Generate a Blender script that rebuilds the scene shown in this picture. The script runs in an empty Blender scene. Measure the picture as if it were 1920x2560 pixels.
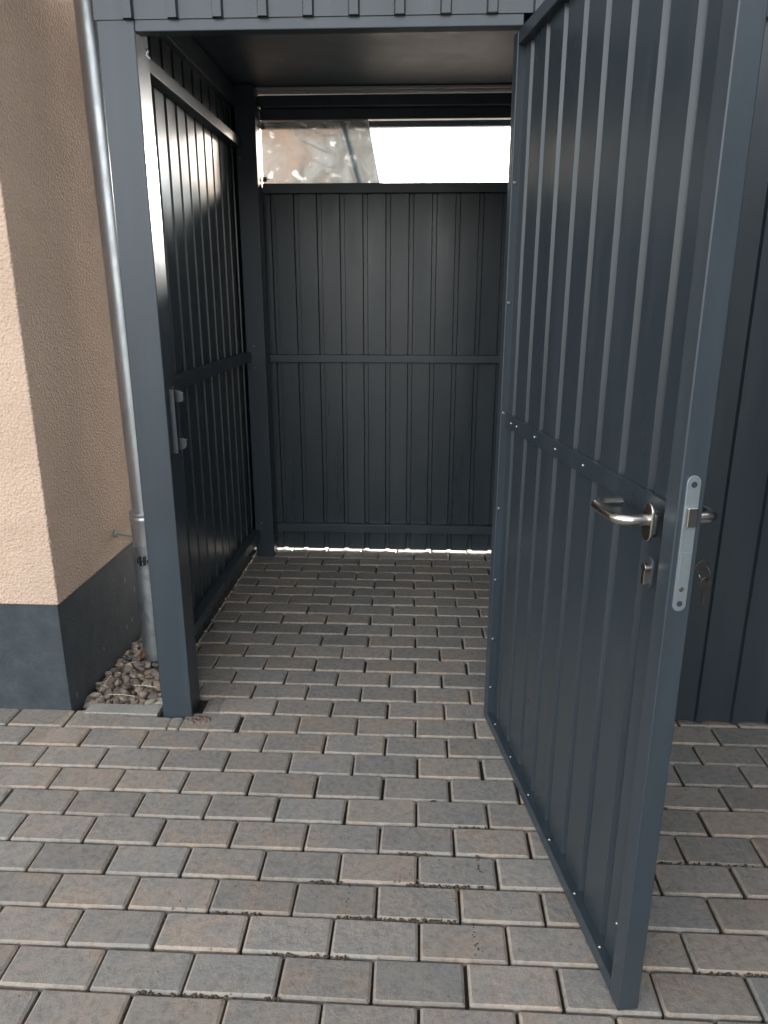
import bpy, bmesh, math, random
from mathutils import Vector, Matrix, noise
random.seed(7)
S = bpy.context.scene
C = S.collection

# ------------------------------------------------------------------ camera
CAM = Vector((0.8749, -2.1945, 1.4039)); PITCH, YAW, ROLL, FPX = 0.2879, -0.0477, 0.0009, 1821.5
cd = bpy.data.cameras.new('camera'); cam = bpy.data.objects.new('camera', cd); C.objects.link(cam)
f = Vector((math.sin(YAW)*math.cos(PITCH), math.cos(YAW)*math.cos(PITCH), -math.sin(PITCH)))
r = Vector((math.cos(YAW), -math.sin(YAW), 0)); u = r.cross(f)
r2 = r*math.cos(ROLL)+u*math.sin(ROLL); u2 = -r*math.sin(ROLL)+u*math.cos(ROLL)
M = Matrix((( r2.x, u2.x, -f.x), (r2.y, u2.y, -f.y), (r2.z, u2.z, -f.z))).to_4x4()
M.translation = CAM; cam.matrix_world = M
cd.sensor_fit = 'HORIZONTAL'; cd.sensor_width = 36; cd.lens = FPX/1920*36
cd.clip_start = 0.02; cd.clip_end = 2000
S.camera = cam
S.render.resolution_x, S.render.resolution_y = 768, 1024

# ------------------------------------------------------------------ light
SUN_EL, SUN_AZ = 14.0, 22.0        # azimuth from +Y towards +X
w = bpy.data.worlds.new('World'); S.world = w; w.use_nodes = True
nt = w.node_tree; sky = nt.nodes.new('ShaderNodeTexSky'); sky.sky_type = 'NISHITA'; sky.sun_disc = False
sky.sun_elevation = math.radians(SUN_EL); sky.sun_rotation = math.radians(SUN_AZ)
sky.dust_density = 3.0; sky.air_density = 1.0; sky.ozone_density = 1.0
bg = nt.nodes['Background']; bg.inputs['Strength'].default_value = 0.15
# thin bright cloud veil: pulls the clear-sky blue most of the way to grey
hs = nt.nodes.new('ShaderNodeHueSaturation'); hs.inputs['Saturation'].default_value = 0.18
nt.links.new(sky.outputs[0], hs.inputs['Color']); nt.links.new(hs.outputs[0], bg.inputs[0])
sl = bpy.data.lights.new('sun', 'SUN'); sl.energy = 5.0; sl.angle = math.radians(7); sl.color = (1, .95, .87)
sun = bpy.data.objects.new('sun', sl); C.objects.link(sun)
el, az = math.radians(SUN_EL), math.radians(SUN_AZ)
sd = Vector((math.sin(az)*math.cos(el), math.cos(az)*math.cos(el), math.sin(el)))
sun.rotation_euler = sd.to_track_quat('Z', 'Y').to_euler()
S.view_settings.view_transform = 'Standard'; S.view_settings.look = 'None'
S.view_settings.gamma = 1.0; S.view_settings.exposure = 2.85
try:
    S.cycles.max_bounces = 10; S.cycles.diffuse_bounces = 5; S.cycles.glossy_bounces = 5
except Exception: pass

# ------------------------------------------------------------------ materials
def mat(name, col, rough=.5, metal=0, spec=.5):
    m = bpy.data.materials.new(name); m.use_nodes = True
    b = m.node_tree.nodes['Principled BSDF']
    b.inputs['Base Color'].default_value = (*col, 1); b.inputs['Roughness'].default_value = rough
    b.inputs['Metallic'].default_value = metal; b.inputs['Specular IOR Level'].default_value = spec
    return m, m.node_tree, b
def N(t, ty, **kw):
    n = t.nodes.new(ty)
    for k, v in kw.items():
        if k in n.inputs.keys() if hasattr(n.inputs, 'keys') else False: n.inputs[k].default_value = v
        else: setattr(n, k, v)
    return n
def noise_n(t, scale, detail=4, rough=.55, vec=None, dist=0.0):
    n = t.nodes.new('ShaderNodeTexNoise'); n.inputs['Scale'].default_value = scale
    n.inputs['Detail'].default_value = detail; n.inputs['Roughness'].default_value = rough
    n.inputs['Distortion'].default_value = dist
    if vec: t.links.new(vec, n.inputs['Vector'])
    return n
def coord(t, scale=(1, 1, 1)):
    c = t.nodes.new('ShaderNodeTexCoord'); m = t.nodes.new('ShaderNodeMapping')
    m.inputs['Scale'].default_value = scale; t.links.new(c.outputs['Object'], m.inputs['Vector'])
    return m.outputs['Vector']
def ramp(t, inp, stops):
    rmp = t.nodes.new('ShaderNodeValToRGB'); e = rmp.color_ramp.elements
    while len(e) < len(stops): e.new(.5)
    for k, (p, c) in enumerate(stops):
        e[k].position = p; e[k].color = (*c, 1) if len(c) == 3 else c
    t.links.new(inp, rmp.inputs[0]); return rmp
def g(v): return (v, v, v)
def bump(t, b, h, strength=.3, dist=.002):
    bp = t.nodes.new('ShaderNodeBump'); bp.inputs['Strength'].default_value = strength
    bp.inputs['Distance'].default_value = dist
    t.links.new(h, bp.inputs['Height']); t.links.new(bp.outputs[0], b.inputs['Normal']); return bp
def mix(t, fac, a, b, mode='MIX'):
    n = t.nodes.new('ShaderNodeMix'); n.data_type = 'RGBA'; n.blend_type = mode
    for s, v in ((0, fac), (6, a), (7, b)):
        if isinstance(v, (int, float)): n.inputs[s].default_value = v
        elif isinstance(v, tuple): n.inputs[s].default_value = (*v, 1)
        else: t.links.new(v, n.inputs[s])
    return n.outputs[2]

def painted(name, col, rough):
    m, t, b = mat(name, col, rough, 0, .5)
    v = coord(t)
    big = noise_n(t, 2.3, 3, .6, v); fine = noise_n(t, 900, 2, .5, v)
    streak = noise_n(t, 9, 6, .65, coord(t, (1, 1, .12)))
    rr = ramp(t, streak.outputs[0], [(.3, g(rough-.06)), (.75, g(rough+.10))])
    t.links.new(rr.outputs[0], b.inputs['Roughness'])
    dust = ramp(t, streak.outputs[0], [(.48, g(0)), (.8, g(.6))])
    c = mix(t, dust.outputs[0], col, tuple(x*1.3+.010 for x in col))
    t.links.new(c, b.inputs['Base Color'])
    h = mix(t, .85, fine.outputs[0], big.outputs[0])
    bump(t, b, h, .10, .0012)
    return m
PAINT = painted('anthracite powder coat', (.036, .048, .059), .35)
SHEET = painted('anthracite sheet metal', (.031, .042, .050), .31)
CEIL = painted('ceiling sheet', (.040, .054, .070), .5)

def stucco(name, c1, c2, bs, dist):
    m, t, b = mat(name, c1, .9, 0, .2)
    v = coord(t)
    n1 = noise_n(t, 105, 3, .6, v, .4); n2 = noise_n(t, 5, 4, .6, v); n3 = noise_n(t, 300, 2, .6, v)
    vo = t.nodes.new('ShaderNodeTexVoronoi'); vo.inputs['Scale'].default_value = 120
    t.links.new(v, vo.inputs['Vector'])
    c = mix(t, n2.outputs[0], c1, c2)
    pits = ramp(t, n1.outputs[0], [(.34, g(.72)), (.5, g(1))])
    c = mix(t, .45, c, pits.outputs[0], 'MULTIPLY')
    blotch = ramp(t, noise_n(t, 1.6, 5, .7, v, 1.0).outputs[0], [(.3, g(.88)), (.6, g(1.0)), (.8, g(1.06))])
    c = mix(t, 1, c, blotch.outputs[0], 'MULTIPLY')
    t.links.new(c, b.inputs['Base Color'])
    a = t.nodes.new('ShaderNodeMath'); a.operation = 'MULTIPLY_ADD'; a.inputs[1].default_value = .6
    t.links.new(n1.outputs[0], a.inputs[0]); t.links.new(vo.outputs['Distance'], a.inputs[2])
    a2 = t.nodes.new('ShaderNodeMath'); a2.operation = 'MULTIPLY_ADD'; a2.inputs[1].default_value = .3
    t.links.new(n3.outputs[0], a2.inputs[0]); t.links.new(a.outputs[0], a2.inputs[2])
    bump(t, b, a2.outputs[0], bs, dist)
    return m
STUCCO = stucco('beige roughcast', (.60, .435, .325), (.68, .52, .405), 1.0, .0036)
def plinth_m():
    m, t, b = mat('dark plinth paint', (.05, .06, .07), .55, 0, .4)
    v = coord(t); n = noise_n(t, 14, 8, .7, v); n2 = noise_n(t, 160, 3, .6, v)
    c = ramp(t, n.outputs[0], [(.3, (.030, .038, .045)), (.55, (.048, .060, .070)), (.72, (.070, .080, .088)), (.85, (.11, .11, .105))])
    sp = t.nodes.new('ShaderNodeTexVoronoi'); sp.inputs['Scale'].default_value = 16
    t.links.new(coord(t, (1, 1, .35)), sp.inputs['Vector'])
    k = ramp(t, sp.outputs['Distance'], [(.06, g(1)), (.085, g(0))])
    t.links.new(mix(t, k.outputs[0], c.outputs[0], (.20, .23, .26)), b.inputs['Base Color'])
    bump(t, b, n2.outputs[0], .8, .003); return m
PLINTH = plinth_m()

def paver_m(name, lite):
    m, t, b = mat(name, (.2, .18, .17), .88, 0, .25)
    v = coord(t)
    at = t.nodes.new('ShaderNodeAttribute'); at.attribute_name = 'tint'
    # each paver gets its own slice of noise
    off = t.nodes.new('ShaderNodeVectorMath'); off.operation = 'MULTIPLY_ADD'
    t.links.new(at.outputs['Color'], off.inputs[0]); off.inputs[1].default_value = (37, 23, 51)
    t.links.new(v, off.inputs[2])
    n1 = noise_n(t, 7.5, 6, .6, off.outputs[0], .9); n2 = noise_n(t, 55, 5, .7, off.outputs[0])
    n3 = noise_n(t, 520, 3, .7, v)
    sep = t.nodes.new('ShaderNodeSeparateColor'); t.links.new(at.outputs['Color'], sep.inputs[0])
    wm = t.nodes.new('ShaderNodeMath'); wm.operation = 'MULTIPLY_ADD'; wm.inputs[1].default_value = .20
    t.links.new(sep.outputs[0], wm.inputs[0]); wm.inputs[2].default_value = -.10
    ad = t.nodes.new('ShaderNodeMath'); t.links.new(wm.outputs[0], ad.inputs[0]); t.links.new(n1.outputs[0], ad.inputs[1])
    base = ramp(t, ad.outputs[0], [(.34, (.252, .243, .228)), (.5, (.285, .260, .232)), (.66, (.318, .266, .222))])
    c = base.outputs[0]
    mott = ramp(t, n2.outputs[0], [(.3, g(.70)), (.5, g(1.0)), (.8, g(1.22))])
    c = mix(t, 1, c, mott.outputs[0], 'MULTIPLY')
    grain = ramp(t, n3.outputs[0], [(.33, g(.60)), (.46, g(1)), (.75, g(1.2))])
    c = mix(t, .8, c, grain.outputs[0], 'MULTIPLY')
    br = t.nodes.new('ShaderNodeMath'); br.operation = 'MULTIPLY_ADD'; br.inputs[1].default_value = .20; br.inputs[2].default_value = .90
    t.links.new(sep.outputs[1], br.inputs[0])
    cmb = t.nodes.new('ShaderNodeCombineColor')
    for q in range(3): t.links.new(br.outputs[0], cmb.inputs[q])
    c = mix(t, 1, c, cmb.outputs[0], 'MULTIPLY')
    # dark pits
    pit = t.nodes.new('ShaderNodeTexVoronoi'); pit.inputs['Scale'].default_value = 19
    t.links.new(off.outputs[0], pit.inputs['Vector'])
    pk = ramp(t, pit.outputs['Distance'], [(.04, g(.3)), (.07, g(1))])
    c = mix(t, .65, c, pk.outputs[0], 'MULTIPLY')
    if lite: c = mix(t, 1, c, (1.27, 1.23, 1.17), 'MULTIPLY')
    t.links.new(c, b.inputs['Base Color'])
    rz = t.nodes.new('ShaderNodeMath'); rz.operation = 'MULTIPLY_ADD'; rz.inputs[1].default_value = .35
    t.links.new(sep.outputs[2], rz.inputs[0]); t.links.new(n2.outputs[0], rz.inputs[2])
    rough_zone = ramp(t, rz.outputs[0], [(.55, g(.15)), (.85, g(1))])
    hh = mix(t, 1, n3.outputs[0], rough_zone.outputs[0], 'MULTIPLY')
    hh2 = mix(t, .35, hh, n2.outputs[0])
    bump(t, b, hh2, .8, .0035)
    return m
PAVER = paver_m('concrete paver', False); PEDGE = paver_m('paver worn edge', True)
def sand_m(name, c1, c2, sc=300, bs=.8):
    m, t, b = mat(name, c1, .95, 0, .15); v = coord(t)
    n = noise_n(t, sc, 4, .7, v); n2 = noise_n(t, 12, 4, .6, v)
    c = mix(t, n2.outputs[0], c1, c2); gr = ramp(t, n.outputs[0], [(.35, g(.6)), (.65, g(1.3))])
    t.links.new(mix(t, 1, c, gr.outputs[0], 'MULTIPLY'), b.inputs['Base Color']); bump(t, b, n.outputs[0], bs, .004); return m
SAND = sand_m('joint sand', (.040, .034, .028), (.075, .060, .047))
RUBBLE2 = sand_m('damp sand', (.10, .078, .060), (.15, .12, .09))
RUBBLE = sand_m('crumbled mortar', (.30, .23, .18), (.20, .16, .13))
GROUND = sand_m('ground', (.17, .16, .14), (.24, .22, .20), 3)
CONCRETE = sand_m('grey concrete', (.38, .37, .335), (.28, .27, .25), 250, .35)
def pebble_m():
    m, t, b = mat('pebble', (.3, .25, .2), .7, 0, .4)
    at = t.nodes.new('ShaderNodeAttribute'); at.attribute_name = 'tint'; v = coord(t)
    sep = t.nodes.new('ShaderNodeSeparateColor'); t.links.new(at.outputs['Color'], sep.inputs[0])
    c = ramp(t, sep.outputs[0], [(0, (.10, .10, .105)), (.2, (.21, .185, .16)), (.5, (.34, .275, .215)), (.75, (.27, .20, .155)), (1, (.42, .37, .31))])
    n = noise_n(t, 90, 5, .65, v); k = ramp(t, n.outputs[0], [(.3, g(.7)), (.6, g(1.1))])
    t.links.new(mix(t, 1, c.outputs[0], k.outputs[0], 'MULTIPLY'), b.inputs['Base Color'])
    bump(t, b, n.outputs[0], .3, .002); return m
PEBBLE = pebble_m()
STEEL = mat('brushed stainless steel', (.56, .53, .50), .24, 1)[0]
def galv(name, col, rough, stain):
    m, t, b = mat(name, col, rough, .85); v = coord(t, (1, 1, .5))
    n = noise_n(t, 16, 6, .65, v, .5); k = ramp(t, n.outputs[0], [(.3, g(stain)), (.55, g(1)), (.8, g(1.1))])
    t.links.new(mix(t, 1, col, k.outputs[0], 'MULTIPLY'), b.inputs['Base Color'])
    rr = ramp(t, n.outputs[0], [(.3, g(rough+.15)), (.7, g(rough))]); t.links.new(rr.outputs[0], b.inputs['Roughness'])
    bump(t, b, n.outputs[0], .08, .003); return m
ZINC = galv('titanium zinc', (.46, .49, .51), .32, .80)
PIPEG = galv('grey standpipe', (.40, .43, .45), .42, .45)
LOCKZ = galv('zinc plated lock', (.36, .42, .45), .42, .85)
SCREW = mat('steel screw', (.34, .35, .36), .38, 1)[0]
BLACK = mat('black plastic', (.012, .013, .014), .4)[0]
GREYP = mat('grey keep plastic', (.035, .040, .045), .4)[0]
LITBAND = mat('lit band grey', (.42, .42, .42), .5)[0]
KEYM = mat('nickel key', (.22, .21, .20), .3, 1)[0]
KEEP = mat('grey coated keep', (.040, .050, .060), .4)[0]
DARKM = mat('dark plate', (.035, .04, .045), .4)[0]
LEAF = mat('dry orange leaf', (.50, .12, .05), .7)[0]
STRAW = mat('dry straw', (.55, .50, .38), .7)[0]
def film_m():
    m, t, b = mat('clear plastic film', (.85, .85, .85), .12); v = coord(t)
    b.inputs['Base Color'].default_value = (.8, .8, .8, 1)
    tr = t.nodes.new('ShaderNodeBsdfTransparent'); tl = t.nodes.new('ShaderNodeBsdfTranslucent')
    nn = noise_n(t, 4.5, 2, .5, v, .8); sx = t.nodes.new('ShaderNodeSeparateXYZ'); t.links.new(v, sx.inputs[0])
    gx = t.nodes.new('ShaderNodeMath'); gx.operation = 'MULTIPLY_ADD'; gx.inputs[1].default_value = 1.5
    t.links.new(sx.outputs[0], gx.inputs[0]); t.links.new(nn.outputs[0], gx.inputs[2])
    trc = ramp(t, gx.outputs[0], [(.60, (.115, .098, .086)), (.84, (.085, .078, .074)), (1.0, (.050, .058, .062))])
    n5 = noise_n(t, 13, 2, .5, v, 1.2)
    spot = ramp(t, n5.outputs[0], [(.62, g(0)), (.70, g(1))])
    tlc = mix(t, spot.outputs[0], (.045, .049, .050), (.24, .26, .27))
    t.links.new(trc.outputs[0], tr.inputs[0]); t.links.new(tlc, tl.inputs[0])
    m1 = t.nodes.new('ShaderNodeMixShader'); m2 = t.nodes.new('ShaderNodeMixShader')
    n = noise_n(t, 10, 3, .5, v, 1.0); k = ramp(t, n.outputs[0], [(.38, g(.15)), (.62, g(.55))])
    t.links.new(k.outputs[0], m1.inputs[0]); t.links.new(tr.outputs[0], m1.inputs[1]); t.links.new(tl.outputs[0], m1.inputs[2])
    m2.inputs[0].default_value = .10
    t.links.new(m1.outputs[0], m2.inputs[1]); t.links.new(b.outputs[0], m2.inputs[2])
    t.links.new(m2.outputs[0], t.nodes['Material Output'].inputs['Surface'])
    bump(t, b, n.outputs[0], .5, .02); return m
FILM = film_m()

# ------------------------------------------------------------------ mesh helpers
class MB:
    def __init__(s): s.v = []; s.f = []; s.m = []; s.tint = []
    def add(s, vs, fs, mi=0, tint=None):
        o = len(s.v); s.v += [tuple(x) for x in vs]; s.f += [tuple(i+o for i in q) for q in fs]
        s.m += ([mi]*len(fs) if isinstance(mi, int) else list(mi)); s.tint += [tint]*len(vs); return s
    def box(s, x0, x1, y0, y1, z0, z1, mi=0):
        return s.add([(x0,y0,z0),(x1,y0,z0),(x1,y1,z0),(x0,y1,z0),(x0,y0,z1),(x1,y0,z1),(x1,y1,z1),(x0,y1,z1)],
              [(0,3,2,1),(4,5,6,7),(0,1,5,4),(1,2,6,5),(2,3,7,6),(3,0,4,7)], mi)
    def tube(s, pts, rad, n=20, cap=True, flat=None):
        pts = [Vector(p) for p in pts]; rads = rad if isinstance(rad, list) else [rad]*len(pts)
        vs = []; up = None
        for i, p in enumerate(pts):
            d = (pts[min(i+1, len(pts)-1)]-pts[max(i-1, 0)]).normalized()
            if up is None: up = d.orthogonal().normalized()
            a = (up-d*up.dot(d)).normalized(); up = a; b = d.cross(a)
            for k in range(n):
                th = 2*math.pi*k/n; vs.append(p+(a*math.cos(th)+b*math.sin(th))*rads[i])
        fs = [(i*n+k, i*n+(k+1)%n, (i+1)*n+(k+1)%n, (i+1)*n+k) for i in range(len(pts)-1) for k in range(n)]
        if cap: fs += [tuple(range(n-1, -1, -1)), tuple((len(pts)-1)*n+k for k in range(n))]
        return s.add(vs, fs)
    def prism(s, outline, fn, t0, t1, mi=0):   # outline [(a,b)], fn(a,b,t)->xyz
        n = len(outline); vs = [fn(a, b, t0) for a, b in outline]+[fn(a, b, t1) for a, b in outline]
        fs = [tuple(range(n-1, -1, -1)), tuple(range(n, 2*n))]+[(k, (k+1)%n, n+(k+1)%n, n+k) for k in range(n)]
        return s.add(vs, fs, mi)
    def build(s, name, mats, parent=None, bevel=0, smooth=False, solid=0, seg=2):
        me = bpy.data.meshes.new(name); me.from_pydata(s.v, [], s.f); me.update()
        for m in (mats if isinstance(mats, (list, tuple)) else [mats]): me.materials.append(m)
        me.polygons.foreach_set('material_index', s.m)
        bm = bmesh.new(); bm.from_mesh(me); bmesh.ops.recalc_face_normals(bm, faces=bm.faces); bm.to_mesh(me); bm.free()
        if any(t is not None for t in s.tint):
            a = me.color_attributes.new('tint', 'FLOAT_COLOR', 'POINT')
            for k, t in enumerate(s.tint): a.data[k].color = (*t, 1)
        if smooth:
            me.polygons.foreach_set('use_smooth', [True]*len(me.polygons))
            if smooth != 'all':
                me.set_sharp_from_angle(angle=math.radians(38))
        o = bpy.data.objects.new(name, me); C.objects.link(o)
        if solid:
            q = o.modifiers.new('s', 'SOLIDIFY'); q.thickness = solid; q.offset = 0
        if bevel:
            q = o.modifiers.new('b', 'BEVEL'); q.width = bevel; q.segments = seg; q.limit_method = 'ANGLE'
            q.angle_limit = math.radians(40); q.harden_normals = True
            if not smooth: me.polygons.foreach_set('use_smooth', [True]*len(me.polygons))
        if parent: o.parent = parent
        return o
def thing(name, label, cat, loc=(0, 0, 0), group=None):
    o = bpy.data.objects.new(name, None); C.objects.link(o); o.location = loc; o.empty_display_size = .1
    tag(o, label, cat, group); return o
def tag(o, label=None, cat=None, group=None, kind=None):
    for k, v in (('label', label), ('category', cat), ('group', group), ('kind', kind)):
        if v: o[k] = v
    return o

# ------------------------------------------------------------------ ground and paving
PX, PW, PY0 = .2, .10657, -1.0377
mb = MB(); mb.add([(-600,-600,-.16),(600,-600,-.16),(600,600,-.16),(-600,600,-.16)], [(0,1,2,3)])
tag(mb.build('ground', GROUND), kind='structure')
# paved bed: sand sheet, minus the pebble bed beside the building
mb = MB()
for x0, x1, y0, y1 in [(-4, 5, -6, .004), (-.045, 5, .004, 1.93), (-4, -.5, .004, .02)]:
    mb.box(x0, x1, y0, y1, -.12, -.017)
SB = mb.build('paving_sand_bed', SAND); tag(SB, kind='structure')
pv = MB()
def paver(x0, x1, y0, y1, dz=0, tilt=(0, 0), tint=None, rot=0, top=0.0):
    """bevelled block; top surface at z=top"""
    b = .0058; d = .0052; tint = tint or (random.random(), random.random(), random.random())
    cx, cy = (x0+x1)/2, (y0+y1)/2; hx, hy = (x1-x0)/2, (y1-y0)/2
    cr = .0035
    rings = []
    def ring(ix, z):
        a, c = hx-ix, hy-ix; k = cr
        return [(-a+k,-c,z),(a-k,-c,z),(a,-c+k,z),(a,c-k,z),(a-k,c,z),(-a+k,c,z),(-a,c-k,z),(-a,-c+k,z)]
    vs = ring(0, -.03)+ring(0, -d)+ring(b, 0)
    j = [random.uniform(-.0011, .0011) for _ in range(24)]
    out = []
    co, si = math.cos(rot), math.sin(rot)
    for i, (x, y, z) in enumerate(vs):
        x += j[i % 8]; y += j[(i+3) % 8]
        z += dz+tilt[0]*x+tilt[1]*y+top
        out.append((cx+x*co-y*si, cy+x*si+y*co, z))
    fs = []; mi = []
    for q in range(2):
        for k in range(8): fs.append((q*8+k, q*8+(k+1)%8, q*8+8+(k+1)%8, q*8+8+k)); mi.append(1 if q else 0)
    fs.append(tuple(range(16, 24))); mi.append(0)
    pv.add(out, fs, mi, tint)
for i in range(-38, 27):
    y0 = PY0+i*PW; y1 = y0+PW
    off = (.098 if i % 2 else .198)-.0014*i-.004
    if i >= 17: pass
    jx = random.uniform(-.003, .003)
    for k in range(-20, 24):
        x0 = off+PX*k+jx; x1 = x0+PX
        if x1 > 4.2 or x0 < -3.2: continue
        if y0 < -3.4 and (x0 < -1.2 or x1 > 3): continue
        gapx = random.choice([.0062]*5+[.0075, .0095]); gapy = random.choice([.0044]*5+[.0062])
        if y0 > -.02:                    # inside the shed / beside the building
            lim = -.062+.0*y0
            if i == 10:
                lim = .135
            if x1 < lim+.03: continue
            if x0 < lim: x0 = lim+random.uniform(0, .008)
        if i == 9 and x0 < .13 and x1 > .0: # handled by hand next to the post
            continue
        rg = random.uniform(-.0012, .0012)
        paver(x0+gapx/2, x1-gapx/2, y0+gapy/2, y1-gapy/2, rg,
              (random.uniform(-.008, .008), random.uniform(-.012, .012)), rot=random.uniform(-.003, .003))
# cut pieces around the post foot
y0 = PY0+9*PW
paver(-.135, .034, y0+.0015, -.004, 0, tint=(.75, .35, .2)); paver(.037, .075, y0+.0015, -.004, .001, (0, .02), (.7, .6, .4))
paver(.078, .268, y0+.0015, y0+PW-.002, 0, (0, .0), (.55, .5, .8)); paver(.128, .223, y0+PW+.002, y0+2*PW-.012, -.001, (0, 0), (.0, -.6, .6))
PV = pv.build('pavement', [PAVER, PEDGE]); tag(PV, kind='structure')
# crumbled mortar at the post foot and in the wide joints
def lumps(n, cx, cy, rx, ry, smin, smax, z=0.0, seed=1, flat=.5):
    rnd = random.Random(seed); m = MB()
    for _ in range(n):
        a = rnd.uniform(0, 6.283); q = math.sqrt(rnd.random())
        x, y = cx+rx*q*math.cos(a), cy+ry*q*math.sin(a); s = rnd.uniform(smin, smax)
        pebble(m, (x, y, z+s*flat*.25), (s, s*rnd.uniform(.6, 1), s*flat), rnd.uniform(0, 3.14), rnd, .35, 1)
    return m
_ico = {}
def ico(sub):
    if sub not in _ico:
        b = bmesh.new(); bmesh.ops.create_icosphere(b, subdivisions=sub, radius=1)
        _ico[sub] = ([v.co.copy() for v in b.verts], [tuple(v.index for v in q.verts) for q in b.faces]); b.free()
    return _ico[sub]
def pebble(m, c, s, rz, rnd, rough=.22, sub=2, tiltmax=.5):
    vs, fs = ico(sub); o = Vector((rnd.uniform(0, 99), rnd.uniform(0, 99), rnd.uniform(0, 99)))
    R = Matrix.Rotation(rz, 3, 'Z') @ Matrix.Rotation(rnd.uniform(-tiltmax, tiltmax), 3, 'X') @ Matrix.Rotation(rnd.uniform(-tiltmax, tiltmax), 3, 'Y')
    out = []
    for v in vs:
        k = 1+rough*noise.noise(v*1.3+o)+rough*.4*noise.noise(v*3+o)
        out.append(R @ Vector((v.x*s[0]*k, v.y*s[1]*k, v.z*s[2]*k))+Vector(c))
    m.add(out, fs, 0, (rnd.random(), rnd.random(), rnd.random()))
tag(lumps(170, .128, -.020, .040, .018, .003, .0105, .0, 3).build('crumbled_mortar', RUBBLE, smooth='all'), kind='stuff',
    label='crumbled pale mortar heaped at the foot of the near left post', cat='rubble')
gm = MB(); rnd = random.Random(5)
for x, y, n in [(1.55,-.42,2),(1.83,-.62,4),(1.52,-.70,3),(1.49,-.86,4),(1.62,-.85,5),(.86,-.70,12),(1.03,-.66,10),(.87,-.55,9),(1.05,.02,10),(.31,-.83,6),(.7,-.6,4),(1.66,-.28,2),(.45,-.4,2),(.62,-.87,5),(.8,-.93,4)]:
    for _ in range(n):
        s = rnd.uniform(.0009, .0030)
        pebble(gm, (x+rnd.gauss(0, .022), y+rnd.gauss(0, .012), s*.3), (s*1.4, s, s*.6), rnd.uniform(0, 3), rnd, .4, 1)
for _ in range(160):
    s = rnd.uniform(.0005, .0016)
    pebble(gm, (rnd.uniform(-.3, 2.2), rnd.uniform(-1.3, 1.5), s*.3), (s*1.3, s, s*.6), rnd.uniform(0, 3), rnd, .4, 1)
tag(gm.build('loose_grit', RUBBLE, smooth='all'), kind='stuff', label='loose grit scattered over the paving', cat='grit')

sm_ = MB(); rnd = random.Random(21)
for i, xa, xb, n in [(3, .86, 1.02, 60), (2, .70, .98, 110), (3, .62, .70, 20), (4, .84, .92, 30), (1, .55, .75, 35), (0, .30, .62, 40), (2, .40, .52, 25), (5, 1.0, 1.1, 25), (1, 1.5, 1.75, 40), (4, 1.5, 1.9, 50), (6, 1.45, 1.6, 30)]:
    yy = PY0+i*PW
    for _ in range(n):
        q = rnd.uniform(.0018, .0048)
        pebble(sm_, (rnd.uniform(xa, xb), yy+rnd.gauss(0, .0025), -.004+q*.2), (q*1.5, q, q*.55), rnd.uniform(0, 3), rnd, .35, 1)
for (x, i, n) in [(.905, 2, 60), (1.045, 3, 50), (.72, 2, 26), (1.02, 1, 40), (.93, 5, 20)]:
    for _ in range(n):
        q = rnd.uniform(.002, .0045)
        pebble(sm_, (x+rnd.gauss(0, .003), PY0+PW*i+rnd.uniform(-.0, PW), -.004+q*.2), (q, q*1.4, q*.55), rnd.uniform(0, 3), rnd, .35, 1)
tag(sm_.build('spilled_sand', RUBBLE2, smooth='all'), kind='stuff', label='damp brown sand spilling out of the wide joints in front of the door', cat='sand')
# pebble bed between building and shed
mb = MB(); mb.box(-.5, -.045, .066, 1.93, -.16, -.055); tag(mb.build('soil', SAND), kind='structure')
m = MB(); rnd = random.Random(11)
y = .075
pts = []
for layer, (zc, gap, n) in enumerate([(-.050, .026, 400), (-.030, .027, 700), (-.016, .032, 260)]):
    tries = 0; L = []
    while tries < n*14 and len(L) < n:
        tries += 1
        x, yy = rnd.uniform(-.325, -.050), rnd.uniform(.078, 1.3)
        if (x+.185)**2+(yy-.47)**2 < .068**2: continue
        if all((x-a)**2+(yy-b)**2 > gap**2 for a, b in L[-320:]): L.append((x, yy))
    for x, yy in L:
        s = rnd.uniform(.010, .0235)
        slope = .010 if (x > -.2) else 0
        pebble(m, (x, yy, zc+rnd.uniform(-.007, .006)), (s*rnd.uniform(1, 1.35), s*rnd.uniform(.75, 1), s*rnd.uniform(.5, .8)), rnd.uniform(0, 3.14), rnd, .55, 2, .6)
tag(m.build('gravel', PEBBLE, smooth='all'), kind='stuff', label='rounded river pebbles filling the bed beside the downpipe', cat='gravel')
# edging stone and broken offcut
e = MB(); nx = 14
e.box(-.285, -.022, .004, .066, -.06, .004)
tag(e.build('edging_stone', CONCRETE, bevel=.004), label='flat pale concrete edging strip closing the front of the pebble bed', cat='edging stone')
e = MB(); e.add([(-.048,.071,-.03),(-.004,.071,-.03),(-.004,.155,-.01),(-.018,.16,-.01),(-.055,.072,.006),(-.006,.072,.012),(-.004,.158,.024),(-.012,.162,.022)],
      [(0,3,2,1),(4,5,6,7),(0,1,5,4),(1,2,6,5),(2,3,7,6),(3,0,4,7)])
tag(e.build('concrete_offcut', CONCRETE, bevel=.002), label='broken wedge of pale concrete leaning on the post above the pebbles', cat='offcut')
l = MB(); l.add([(-.235,.43,-.012),(-.222,.425,.004),(-.217,.438,.022),(-.228,.443,.014),(-.238,.44,.002)], [(0,1,2,3,4)])
tag(l.build('dry_leaf', LEAF, solid=.0008), label='small curled orange leaf at the base of the downpipe', cat='leaf')
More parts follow.
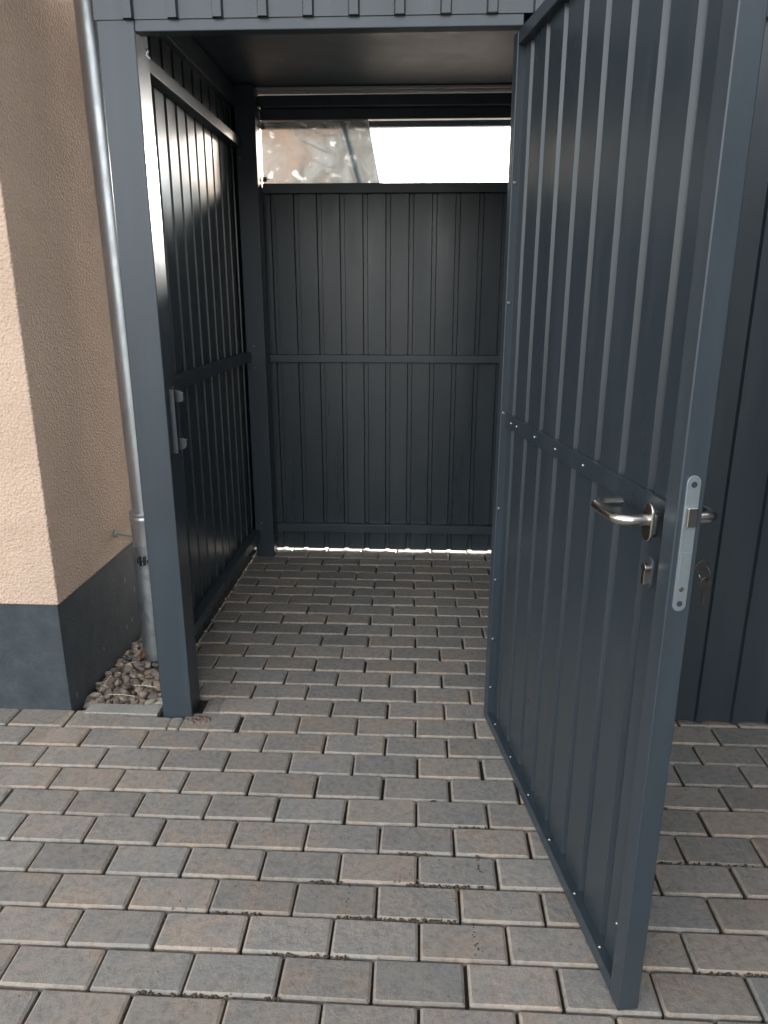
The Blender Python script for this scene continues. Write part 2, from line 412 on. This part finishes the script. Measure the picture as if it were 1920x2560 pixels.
for k, (a, b) in enumerate([((-.30,.17,-.012),(-.287,.25,.012)), ((-.27,.345,.004),(-.235,.372,.006)), ((-.18,.20,.0),(-.09,.193,-.002)), ((-.25,.135,-.002),(-.15,.13,-.004))]):
    q = MB(); q.tube([a, tuple((a[i]+b[i])/2+(.004 if i == 2 else 0) for i in range(3)), b], .0016, 6)
    tag(q.build('dry_stalk', STRAW, smooth=True), cat='stalk', group='dry stalks on the pebbles',
        label=['upright straw stalk by the dark plinth among pebbles', 'pale straw stalk nearest the orange leaf', 'short straw stalk in the middle of the pebble bed', 'long thin stalk lying near the edging strip'][k])

# ------------------------------------------------------------------ building at the left
B = thing('building', 'beige roughcast building with dark painted plinth at the left edge', 'building', (-.33, .02, 0))
def kid(mb_, name, mats, parent, **kw):
    o = mb_.build(name, mats, parent, **kw); o.matrix_parent_inverse = Matrix.Translation(-root_loc(parent)); return o
def root_loc(p):
    l = Vector((0, 0, 0))
    while p is not None and p.type == 'EMPTY':
        l += p.location; p = p.parent
    return l
mb = MB(); mb.box(-6, -.335, .02, 22, -.16, .405); kid(mb, 'plinth', PLINTH, B, bevel=.003)
def wall_grid():
    m = MB(); m.box(-6.003, -.326, .011, 22.01, .405, 5.6); return m
kid(wall_grid(), 'wall', STUCCO, B, bevel=.006)
mb = MB(); mb.box(-6.4, -.31, -.6, 22.2, 5.6, 5.8); kid(mb, 'roof', PLINTH, B)
# unseen slab added over the corner to shade the side wall
mb = MB(); mb.box(-6.2, 3.4, -.75, .28, 2.72, 2.90); kid(mb, 'shade_slab', CONCRETE, B, bevel=.005)

# ------------------------------------------------------------------ downpipe
D = thing('downpipe', 'zinc downpipe entering a grey scuffed standpipe between building and shed', 'downpipe', (-.185, .47, -.05))
px, py = -.183, .47
mb = MB(); mb.tube([(px+.001, py, .56), (px-.012, py, 1.5), (px-.068, py, 5.5)], .045, 36); kid(mb, 'upper_pipe', ZINC, D, smooth=True)
mb = MB(); zs = [-.045, .15, .3, .47]; mb.tube([(px-.004+.0*z, py, z) for z in zs], [.054, .054, .0535, .053], 36); kid(mb, 'standpipe', PIPEG, D, smooth=True)
mb = MB(); mb.tube([(px-.002, py, z) for z in (.465, .47, .485, .50, .565, .575, .585, .59, .598, .606, .608)],
                   [.0525, .0535, .053, .0535, .0535, .056, .0565, .0535, .056, .055, .045], 36, True); kid(mb, 'collar', ZINC, D, smooth=True)
mb = MB(); mb.tube([(-.33, .50, .50), (-.318, .50, .50)], .016, 12); mb.tube([(-.32, .50, .50), (-.24, .49, .492)], .0045, 8)
mb.tube([(-.318,.50,.50),(-.312,.497,.485)], [.009,.002], 8)
kid(mb, 'wall_anchor', ZINC, D, smooth=True)
# black printed mark of the pipe (two blocks and a small arrow), wrapped round the pipe
mk = MB()
def wrap(pts, rr=.0537):
    n = len(pts); o = []
    for rad in (rr-.0006, rr+.0005):
        for a, z in pts: o.append((px-.004+rad*math.cos(a), py+rad*math.sin(a), z))
    mk.add(o, [tuple(range(n, 2*n))]+[(k, (k+1)%n, n+(k+1)%n, n+k) for k in range(n)])
A0 = math.radians(-112)
def sub(a0, a1, z0, z1, sk=0):
    for q in range(4):
        b0 = a0+(a1-a0)*q/4; b1 = a0+(a1-a0)*(q+1)/4
        wrap([(A0+b0, z0+sk*q/4), (A0+b1, z0+sk*(q+1)/4), (A0+b1, z1+sk*(q+1)/4), (A0+b0, z1+sk*q/4)])
sub(-.10, .02, .405, .418); sub(-.07, .02, .418, .428, .0); sub(.08, .30, .395, .436); sub(.38, .62, .395, .432, .006); sub(.30,.38,.412,.418); sub(.66, .80, .408, .42)
kid(mk, 'printed_mark', BLACK, D)

# ------------------------------------------------------------------ the metal shed
H = thing('metal_shed', 'anthracite ribbed metal shed with its tall door standing open', 'shed', (.05, .05, 0))
def rib_profile(s0, s1, phase, pitch=.12, gw=.020, dep=.016, tap=.004):
    """list of (s, depth) ; groove centre lines at phase + k*pitch"""
    P = [(s0, 0)]; k = math.ceil((s0+gw/2+tap-phase)/pitch)
    while True:
        c = phase+k*pitch
        if c-gw/2-tap < s0: k += 1; continue
        if c+gw/2+tap > s1: break
        for a, d in ((-gw/2-tap, 0), (-gw/2, dep), (gw/2, dep), (gw/2+tap, 0)): P.append((c+a, d))
        k += 1
    P.append((s1, 0)); return P
def ribbed(fn, s0, s1, z0, z1, phase, **kw):
    P = rib_profile(s0, s1, phase, **kw); n = len(P); m = MB()
    NZ = 24; zs = [z0+(z1-z0)*q/NZ for q in range(NZ+1)]
    vs = [fn(s, d+.0011*noise.noise(Vector((s*4+phase*31, z*1.7, phase*17)))+.0005*noise.noise(Vector((s*11, z*6, phase*7))), z) for z in zs for s, d in P]
    fs = [(j*n+i, j*n+i+1, (j+1)*n+i+1, (j+1)*n+i) for j in range(NZ) for i in range(n-1)]
    return m.add(vs, fs)
ROOFZ = 2.36
# posts
mb = MB(); mb.box(0, .103, 0, .1, -.05, 2.30); kid(mb, 'front_post', PAINT, H, bevel=.004)
mb = MB(); mb.box(1.135, 1.235, .06, .155, 0, 2.30); kid(mb, 'front_post', PAINT, H, bevel=.004)
mb = MB(); mb.box(-.022, .078, 1.62, 1.72, 0, ROOFZ-.0015); kid(mb, 'back_post', PAINT, H, bevel=.004)
mb = MB(); mb.box(1.307, 1.407, 1.62, 1.72, 0, ROOFZ-.0015); kid(mb, 'back_post', PAINT, H, bevel=.004)
# left wall: ribs bulge outward (-X); rails inside
kid(ribbed(lambda s, d, z: (-.040-d, s, z), .102, 1.775, .004, 2.262, .173), 'left_wall_panel', SHEET, H, solid=.0012)
for z0, z1, nm in ((2.085, 2.13, 'upper_rail'), (1.078, 1.125, 'middle_rail'), (.115, .162, 'lower_rail')):
    mb = MB(); mb.box(-.0392, .006, .101, 1.612, z0, z1); kid(mb, nm, PAINT, H, bevel=.003)
mb = MB(); mb.box(-.05, -.01, .10, 1.8, 2.262, 2.352); kid(mb, 'top_rail', PAINT, H, bevel=.003)
mb = MB(); mb.box(-.039, .052, 1.7215, 1.7605, 1.90, 2.33); kid(mb, 'corner_light_block', PAINT, H, bevel=.002)  # added to block the sun patch behind the back post
# back wall
kid(ribbed(lambda s, d, z: (s, 1.762+d, z), -.052, 2.9, .0065, 1.93, .1165+.002, pitch=.1175), 'back_wall_panel', SHEET, H, solid=.0012)
for z0, z1, nm in ((1.897, 1.943, 'window_sill_rail'), (1.066, 1.106, 'middle_rail'), (.118, .166, 'lower_rail')):
    mb = MB(); mb.box(.0785, 1.306, 1.722, 1.7612, z0, z1); kid(mb, nm, PAINT, H, bevel=.003)
mb = MB(); mb.box(.0785, 1.306, 1.722, 1.762, 2.226, 2.276); kid(mb, 'lintel_rail', PAINT, H, bevel=.003)
mb = MB(); mb.box(.0785, 1.306, 1.700, 1.762, 2.2775, 2.330); kid(mb, 'roof_purlin', PAINT, H, bevel=.006)
mb = MB(); mb.box(.079, 1.306, 1.676, 1.70, 2.332, 2.343); mb.box(.079, 1.306, 1.664, 1.70, 2.3431, 2.356); kid(mb, 'lit_band_strip', LITBAND, H, bevel=.003)  # pale grey puts the light caught along the purlin into the colour
# unseen board added above the left wall to keep sun off the house
mb = MB(); mb.box(-.125, -.085, 0.001, 2.05, 2.30, 2.64); kid(mb, 'sun_block_board', SHEET, H)
# roof, with its overhang front and back
mb = MB(); mb.box(-.084, 2.95, .0415, 2.06, ROOFZ, ROOFZ+.03); kid(mb, 'roof', CEIL, H)
mb = MB(); mb.box(-.135, 2.96, 2.061, 2.10, ROOFZ-.10, ROOFZ+.06); kid(mb, 'roof_edge_trim', PAINT, H)
# right partition wall and right end of shed
kid(ribbed(lambda s, d, z: (1.345+d, s, z), .16, 1.62, .03, ROOFZ-.004, .2), 'partition_panel', SHEET, H, solid=.0012)
kid(ribbed(lambda s, d, z: (2.9+d, s, z), .05, 1.76, .03, ROOFZ-.004, .2), 'end_wall_panel', SHEET, H, solid=.0012)
# unseen wing added outside the frame, darkening the right front wall and paving
kid(ribbed(lambda s, d, z: (2.55+d, s, z), -4.2, .03, .012, 2.36, .05, gw=.022, dep=.014), 'shade_wing_panel', SHEET, H, solid=.0012)
mb = MB(); mb.box(2.50, 5.2, -4.3, -.02, 2.362, 2.50); kid(mb, 'shade_wing_roof', PAINT, H)
# front: flange below the fascia, fascia sheet and side wall sheet (ribs bulge to the front)
mb = MB(); mb.box(.1035, 1.134, .0, .04, 2.080, 2.112); kid(mb, 'header_rail', PAINT, H, bevel=.003)
kid(ribbed(lambda s, d, z: (s, -.0035-d, z), -.003, 2.9, 2.108, 2.46, .0905, gw=.022, dep=.012), 'fascia_panel', SHEET, H, solid=.0012)
mb = MB(); mb.box(.0, 2.9, .0, .04, 2.30, ROOFZ-.002); kid(mb, 'front_top_rail', PAINT, H)
kid(ribbed(lambda s, d, z: (s, .045-d, z), 1.237, 2.9, .012, 2.105, 1.725, gw=.022, dep=.014), 'front_wall_panel', SHEET, H, solid=.0012)
# strike keep on the left post
mb = MB(); mb.box(.1035, .1065, .030, .082, .925, 1.13); mb.box(.1066, .119, .030, .034, .927, 1.128)
kid(mb, 'strike_plate', KEEP, H, bevel=.001)
def lip(zc, up):
    m = MB(); pts = []
    for k in range(9):
        a = math.pi*k/8*.5; pts.append((.012+.026*math.sin(a), zc+up*(.018*math.cos(a))))
    pts = [(.0, zc-up*.020), (.0, zc+up*.018)]+pts+[(.038, zc-up*.014), (.026, zc-up*.020)]
    m.prism(pts, lambda a, b, t: (.1067+a*.9, t, b), .052, .070); return m
for zc, up in ((1.105, 1), (.952, -1)): kid(lip(zc, up), 'keep_lip', GREYP, H, bevel=.002)
mb = MB()
for z0, z1 in ((.985, 1.02), (1.035, 1.07)): mb.box(.1062, .1072, .040, .050, z0, z1)
kid(mb, 'keep_slot', BLACK, H)
# screws
def screw_mesh(rad=.0038, h=.0028):
    m = MB(); m.tube([(0, 0, 0), (0, 0, h*.4), (0, 0, h)], [rad*1.35, rad, rad*.8], 8); return m
sm = screw_mesh(); sproto = None
SCR = [((.02, 1.6195, 1.155), 'y'), ((.018, 1.6195, 1.048), 'y'), ((.014, 1.6195, .20), 'y'), ((-.004, 1.6195, 2.045), 'y'),
       ((.0785, 1.70, 1.128), 'x'), ((.0785, 1.70, 1.048), 'x'), ((.0785, 1.70, .19), 'x'), ((.0785, 1.70, .10), 'x'), ((.0785, 1.69, 2.25), 'x')]
def screw_at(loc, axis, parent, inv):
    global sproto
    if sproto is None: o = sm.build('screw', SCREW, smooth=True); sproto = o
    else: o = sproto.copy(); C.objects.link(o)
    o.parent = parent; R = axis.to_track_quat('Z', 'Y').to_matrix().to_4x4()
    o.matrix_parent_inverse = inv; o.matrix_basis = Matrix.Translation(loc) @ R
    return o
invH = Matrix.Translation(-H.location)
for loc, ax in SCR: screw_at(Vector(loc), Vector((0, -1, 0)) if ax == 'y' else Vector((1, 0, 0)), H, invH)
# loose galvanised latch/bracket scraps at upper left corner of the doorway
mb = MB(); mb.tube([(.110, .06, 2.055), (.118, .05, 2.048), (.112, .05, 2.038), (.122, .05, 2.03)], .003, 8); 
kid(mb, 'door_stop', SCREW, H, smooth=True)
# small corner clips on the window
for z0 in (2.19, 1.952):
    mb = MB(); mb.box(.0785, .100, 1.735, 1.739, z0, z0+.022); mb.tube([(.0785, 1.737, z0+.011), (.115, 1.737, z0+.011)], .0022, 8)
    kid(mb, 'corner_clip', PAINT, H, bevel=.001)

# ---- door: local frame s (hinge -> free edge), t (thickness, away from the opening), z
Hn = Vector((1.115, .05, .006)); Fn = Vector((1.297, -1.038, .0)); dv = Vector((Fn.x-Hn.x, Fn.y-Hn.y, 0)); DL = dv.length
ds = dv/DL; dt = Vector((-ds.y, ds.x, 0))
DH = 2.068
def dp(s, t, z): v = Hn+ds*s+dt*t; return (v.x, v.y, Hn.z+z)
class DB(MB):
    def dbox(s, s0, s1, t0, t1, z0, z1, mi=0):
        return s.add([dp(s0,t0,z0),dp(s1,t0,z0),dp(s1,t1,z0),dp(s0,t1,z0),dp(s0,t0,z1),dp(s1,t0,z1),dp(s1,t1,z1),dp(s0,t1,z1)],
              [(0,3,2,1),(4,5,6,7),(0,1,5,4),(1,2,6,5),(2,3,7,6),(3,0,4,7)], mi)
TH = .040
door = ribbed(lambda s, d, z: dp(s, .0235+d, z), .0385, DL-.0435, .035, DH-.035, .2225, pitch=.1235, gw=.016, dep=.014, tap=.007)
door = kid(door, 'door', SHEET, H, solid=.0012); DIN = Matrix.Identity(4)
def dkid(m, name, mats, **kw):
    o = m.build(name, mats, door, **kw); return o
m = DB(); m.dbox(0, .038, 0, TH, 0, DH); dkid(m, 'hinge_stile', PAINT, bevel=.003)
m = DB(); m.dbox(DL-.043, DL, 0, TH+.004, 0, DH); dkid(m, 'lock_stile', PAINT, bevel=.003)
m = DB(); m.dbox(.0385, DL-.0435, 0.001, .0405, .0, .034); dkid(m, 'bottom_rail', PAINT, bevel=.003)
m = DB(); m.dbox(.0385, DL-.0435, 0.001, .0405, DH-.034, DH); dkid(m, 'top_rail', PAINT, bevel=.003)
m = DB(); m.dbox(.0385, DL-.0435, 0.016, .0225, 1.018, 1.060); dkid(m, 'middle_rail', SHEET, bevel=.0015)
# lock faceplate on the free edge
def stadium(w_, h_, n=10):
    P = []; rr = w_/2
    for k in range(n+1): a = math.pi*k/n; P.append((rr*math.cos(a), h_/2-rr+rr*math.sin(a)))
    for k in range(n+1): a = math.pi+math.pi*k/n; P.append((rr*math.cos(a), -h_/2+rr+rr*math.sin(a)))
    return P
ZL = 1.005
m = DB(); m.prism(stadium(.0235, .236), lambda a, b, t: dp(DL+t, .0215+a, ZL+b), -.001, .003)
fp = dkid(m, 'lock_faceplate', LOCKZ, bevel=.0006)
m = DB(); m.dbox(DL+.0025, DL+.011, .0125, .0305, ZL+.032, ZL+.066); dkid(m, 'latch_bolt', STEEL, bevel=.002)
m = DB(); m.dbox(DL+.0025, DL+.0036, .0135, .0295, ZL-.062, ZL-.012); dkid(m, 'dead_bolt', LOCKZ, bevel=.0004)
for dz in (.103, -.078, -.104):
    m = DB(); m.tube([dp(DL+.0028, .0215, ZL+dz), dp(DL+.0036, .0215, ZL+dz)], .0052 if dz != -.078 else .0045, 12)
    dkid(m, 'screw', DARKM if dz != -.078 else STEEL, smooth=True)
# lever handles, oval roses
def handle(sgn, t0):
    m = DB(); hs, hz = DL-.066, 1.030
    T = lambda q: t0+sgn*q
    path = [(hs, T(.002), hz), (hs, T(.03), hz), (hs, T(.044), hz)]
    R = .022
    for k in range(1, 7):
        a = math.pi/2*k/6; path.append((hs-R*(1-math.cos(a)), T(.044+R*math.sin(a)), hz))
    path += [(hs-.06, T(.067), hz), (hs-.092, T(.067), hz)]
    for k in range(1, 7):
        a = math.pi/2*k/6; path.append((hs-.092-R*math.sin(a), T(.067-R*(1-math.cos(a))), hz))
    path += [(hs-.114, T(.030), hz), (hs-.114, T(.012), hz)]
    m.tube([dp(*p) for p in path], .0102, 20); return m
def rose(sgn, t0, zc, w_=.030, h_=.068, depth=.010):
    m = DB(); m.prism(stadium(w_, h_, 12), lambda a, b, t: dp(DL-.066+a, t0+sgn*t, zc+b), 0, depth)
    return m
m = handle(-1, 0.0); hd = dkid(m, 'lever_handle', STEEL, smooth=True)
m = rose(-1, 0.0, 1.022, .024, .052, .011); dkid(m, 'rose_base', STEEL, bevel=.002)
m = rose(-1, -.011, 1.026, .034, .070, .006); dkid(m, 'handle_rose', STEEL, bevel=.002)
m = handle(1, TH+.004); dkid(m, 'lever_handle', STEEL, smooth=True)
m = rose(1, TH+.004, 1.022, .024, .052, .011); dkid(m, 'rose_base', STEEL, bevel=.002)
m = rose(1, TH+.015, 1.026, .034, .070, .006); dkid(m, 'handle_rose', STEEL, bevel=.002)
def cyl(sgn, t0, prot):
    m = DB(); P = []; n = 14
    for k in range(n+1): a = -math.radians(55)+math.radians(290)*k/n; P.append((.0085*math.cos(a), .008+.0085*math.sin(a)))
    P += [(-.005, -.022), (0, -.0245), (.005, -.022)]
    m.prism(P, lambda a, b, t: dp(DL-.062+a, t0+sgn*t, .935+b), 0, prot); return m
m = cyl(-1, 0, .016); dkid(m, 'lock_cylinder', STEEL, bevel=.0006)
m = rose(-1, 0.0, .932, .030, .062, .005); dkid(m, 'cylinder_rose', DARKM, bevel=.0015)
m = cyl(1, TH+.004, .012); dkid(m, 'lock_cylinder', STEEL, bevel=.0006)
m = rose(1, TH+.004, .932, .030, .062, .005); dkid(m, 'cylinder_rose', DARKM, bevel=.0015)
# door screws
def dscrew(s, t, z, ax): return screw_at(Vector(dp(s, t, z)), ax, door, Matrix.Identity(4))
for z in (1.06, .76, .52, .31, .13, 1.38, 1.7): dscrew(.0392, .010, z, ds)
for s in (.11, .29, .47, .65, .83, .98): dscrew(s, .011, .0345, Vector((0, 0, 1)))
for s in (.10, .155, .32, .48, .66): dscrew(s, .0158, 1.039, -dt)
dscrew(DL-.085, .0228, .135, -dt)

# keys hanging from the outer cylinder
kx = Vector(dp(DL-.062, TH+.058, .938))
K = thing('key_bunch', 'keys on a steel ring hanging from the outer side of the door lock', 'keys', tuple(kx))
def kk(m, name, mt, **kw):
    o = m.build(name, mt, K, **kw); o.matrix_parent_inverse = Matrix.Translation(-kx); return o
m = DB(); m.dbox(DL-.0632, DL-.0612, TH+.014, TH+.044, .934, .942)
m.prism([(.013*math.cos(a*math.pi/8), .013*math.sin(a*math.pi/8)) for a in range(16)], lambda a, b, t: dp(DL-.062+t, TH+.054+a, .938+b), -.0012, .0012)
kk(m, 'key', KEYM, bevel=.0004)
m = DB(); m.tube([dp(DL-.062+.011*math.sin(a*math.pi/12), TH+.060+.004*math.sin(a*math.pi/12), .926+.014*math.cos(a*math.pi/12)) for a in range(25)], .0009, 8, False); kk(m, 'ring', KEYM, smooth=True)
m = DB(); m.dbox(DL-.058, DL-.0565, TH+.058, TH+.066, .868, .900)
m.prism([(.011*math.cos(a*math.pi/8), .012*math.sin(a*math.pi/8)) for a in range(16)], lambda a, b, t: dp(DL-.058+t, TH+.062+a, .910+b), 0, .0015)
kk(m, 'key', KEYM, bevel=.0004)

# ------------------------------------------------------------------ crumpled film stretched over the left half of the opening
m = MB(); nx, nz = 70, 36
vs = []
for j in range(nz+1):
    for i in range(nx+1):
        z = 1.9435+(2.226-1.9435)*j/nz; xr = .664+(.607-.664)*j/nz
        x = .0795+(xr-.0795)*i/nx
        p = Vector((x*9, z*9, .3)); w_ = noise.noise(p)*.5+abs(noise.noise(p*2.3))*.5+.35*abs(noise.noise(p*5))
        e = min(1, i/4, (nx-i)/3, j/3, (nz-j)/3)
        vs.append((x, 1.745+.010*w_*e, z))
m.add(vs, [(j*(nx+1)+i, j*(nx+1)+i+1, (j+1)*(nx+1)+i+1, (j+1)*(nx+1)+i) for j in range(nz) for i in range(nx)])
FO = m.build('plastic_film', FILM, smooth='all')
tag(FO, label='crumpled clear plastic film covering the left half of the high window opening', cat='plastic film')
def crease(pts, rad, name, mt):
    q = MB(); q.tube([(x, 1.764, z) for x, z in pts], rad*1.3, 6); q.build(name, mt, FO, smooth=True)
def trans(name, c):
    m, t, b = mat(name, c, .4); tl = t.nodes.new('ShaderNodeBsdfTranslucent'); tl.inputs[0].default_value = (*c, 1)
    t.links.new(tl.outputs[0], t.nodes['Material Output'].inputs['Surface']); return m
CR = trans('creased film', (.95, .95, .95)); BAND = trans('film hem', (.35, .38, .40))
crease([(.255, 2.222), (.30, 2.205), (.365, 2.172), (.40, 2.165), (.455, 2.165)], .0022, 'crease', CR)
crease([(.27, 2.150), (.33, 2.125), (.405, 2.092), (.455, 2.088), (.49, 2.10)], .0020, 'crease', CR)
crease([(.34, 2.06), (.39, 2.035), (.43, 2.022), (.48, 2.02), (.50, 2.04)], .0012, 'crease', CR)
crease([(.46, 2.222), (.49, 2.14), (.535, 1.985), (.545, 1.95)], .0018, 'crease', CR)
q = MB(); q.add([(.474, 1.762, 2.223), (.497, 1.762, 2.223), (.578, 1.762, 1.946), (.552, 1.762, 1.946)], [(0, 1, 2, 3)]); q.build('folded_band', BAND, FO, solid=.001)
q = MB(); q.tube([(.607, 1.738, 2.2255), (.664, 1.738, 1.944)], .0022, 6); q.build('hem', BAND, FO, smooth=True)
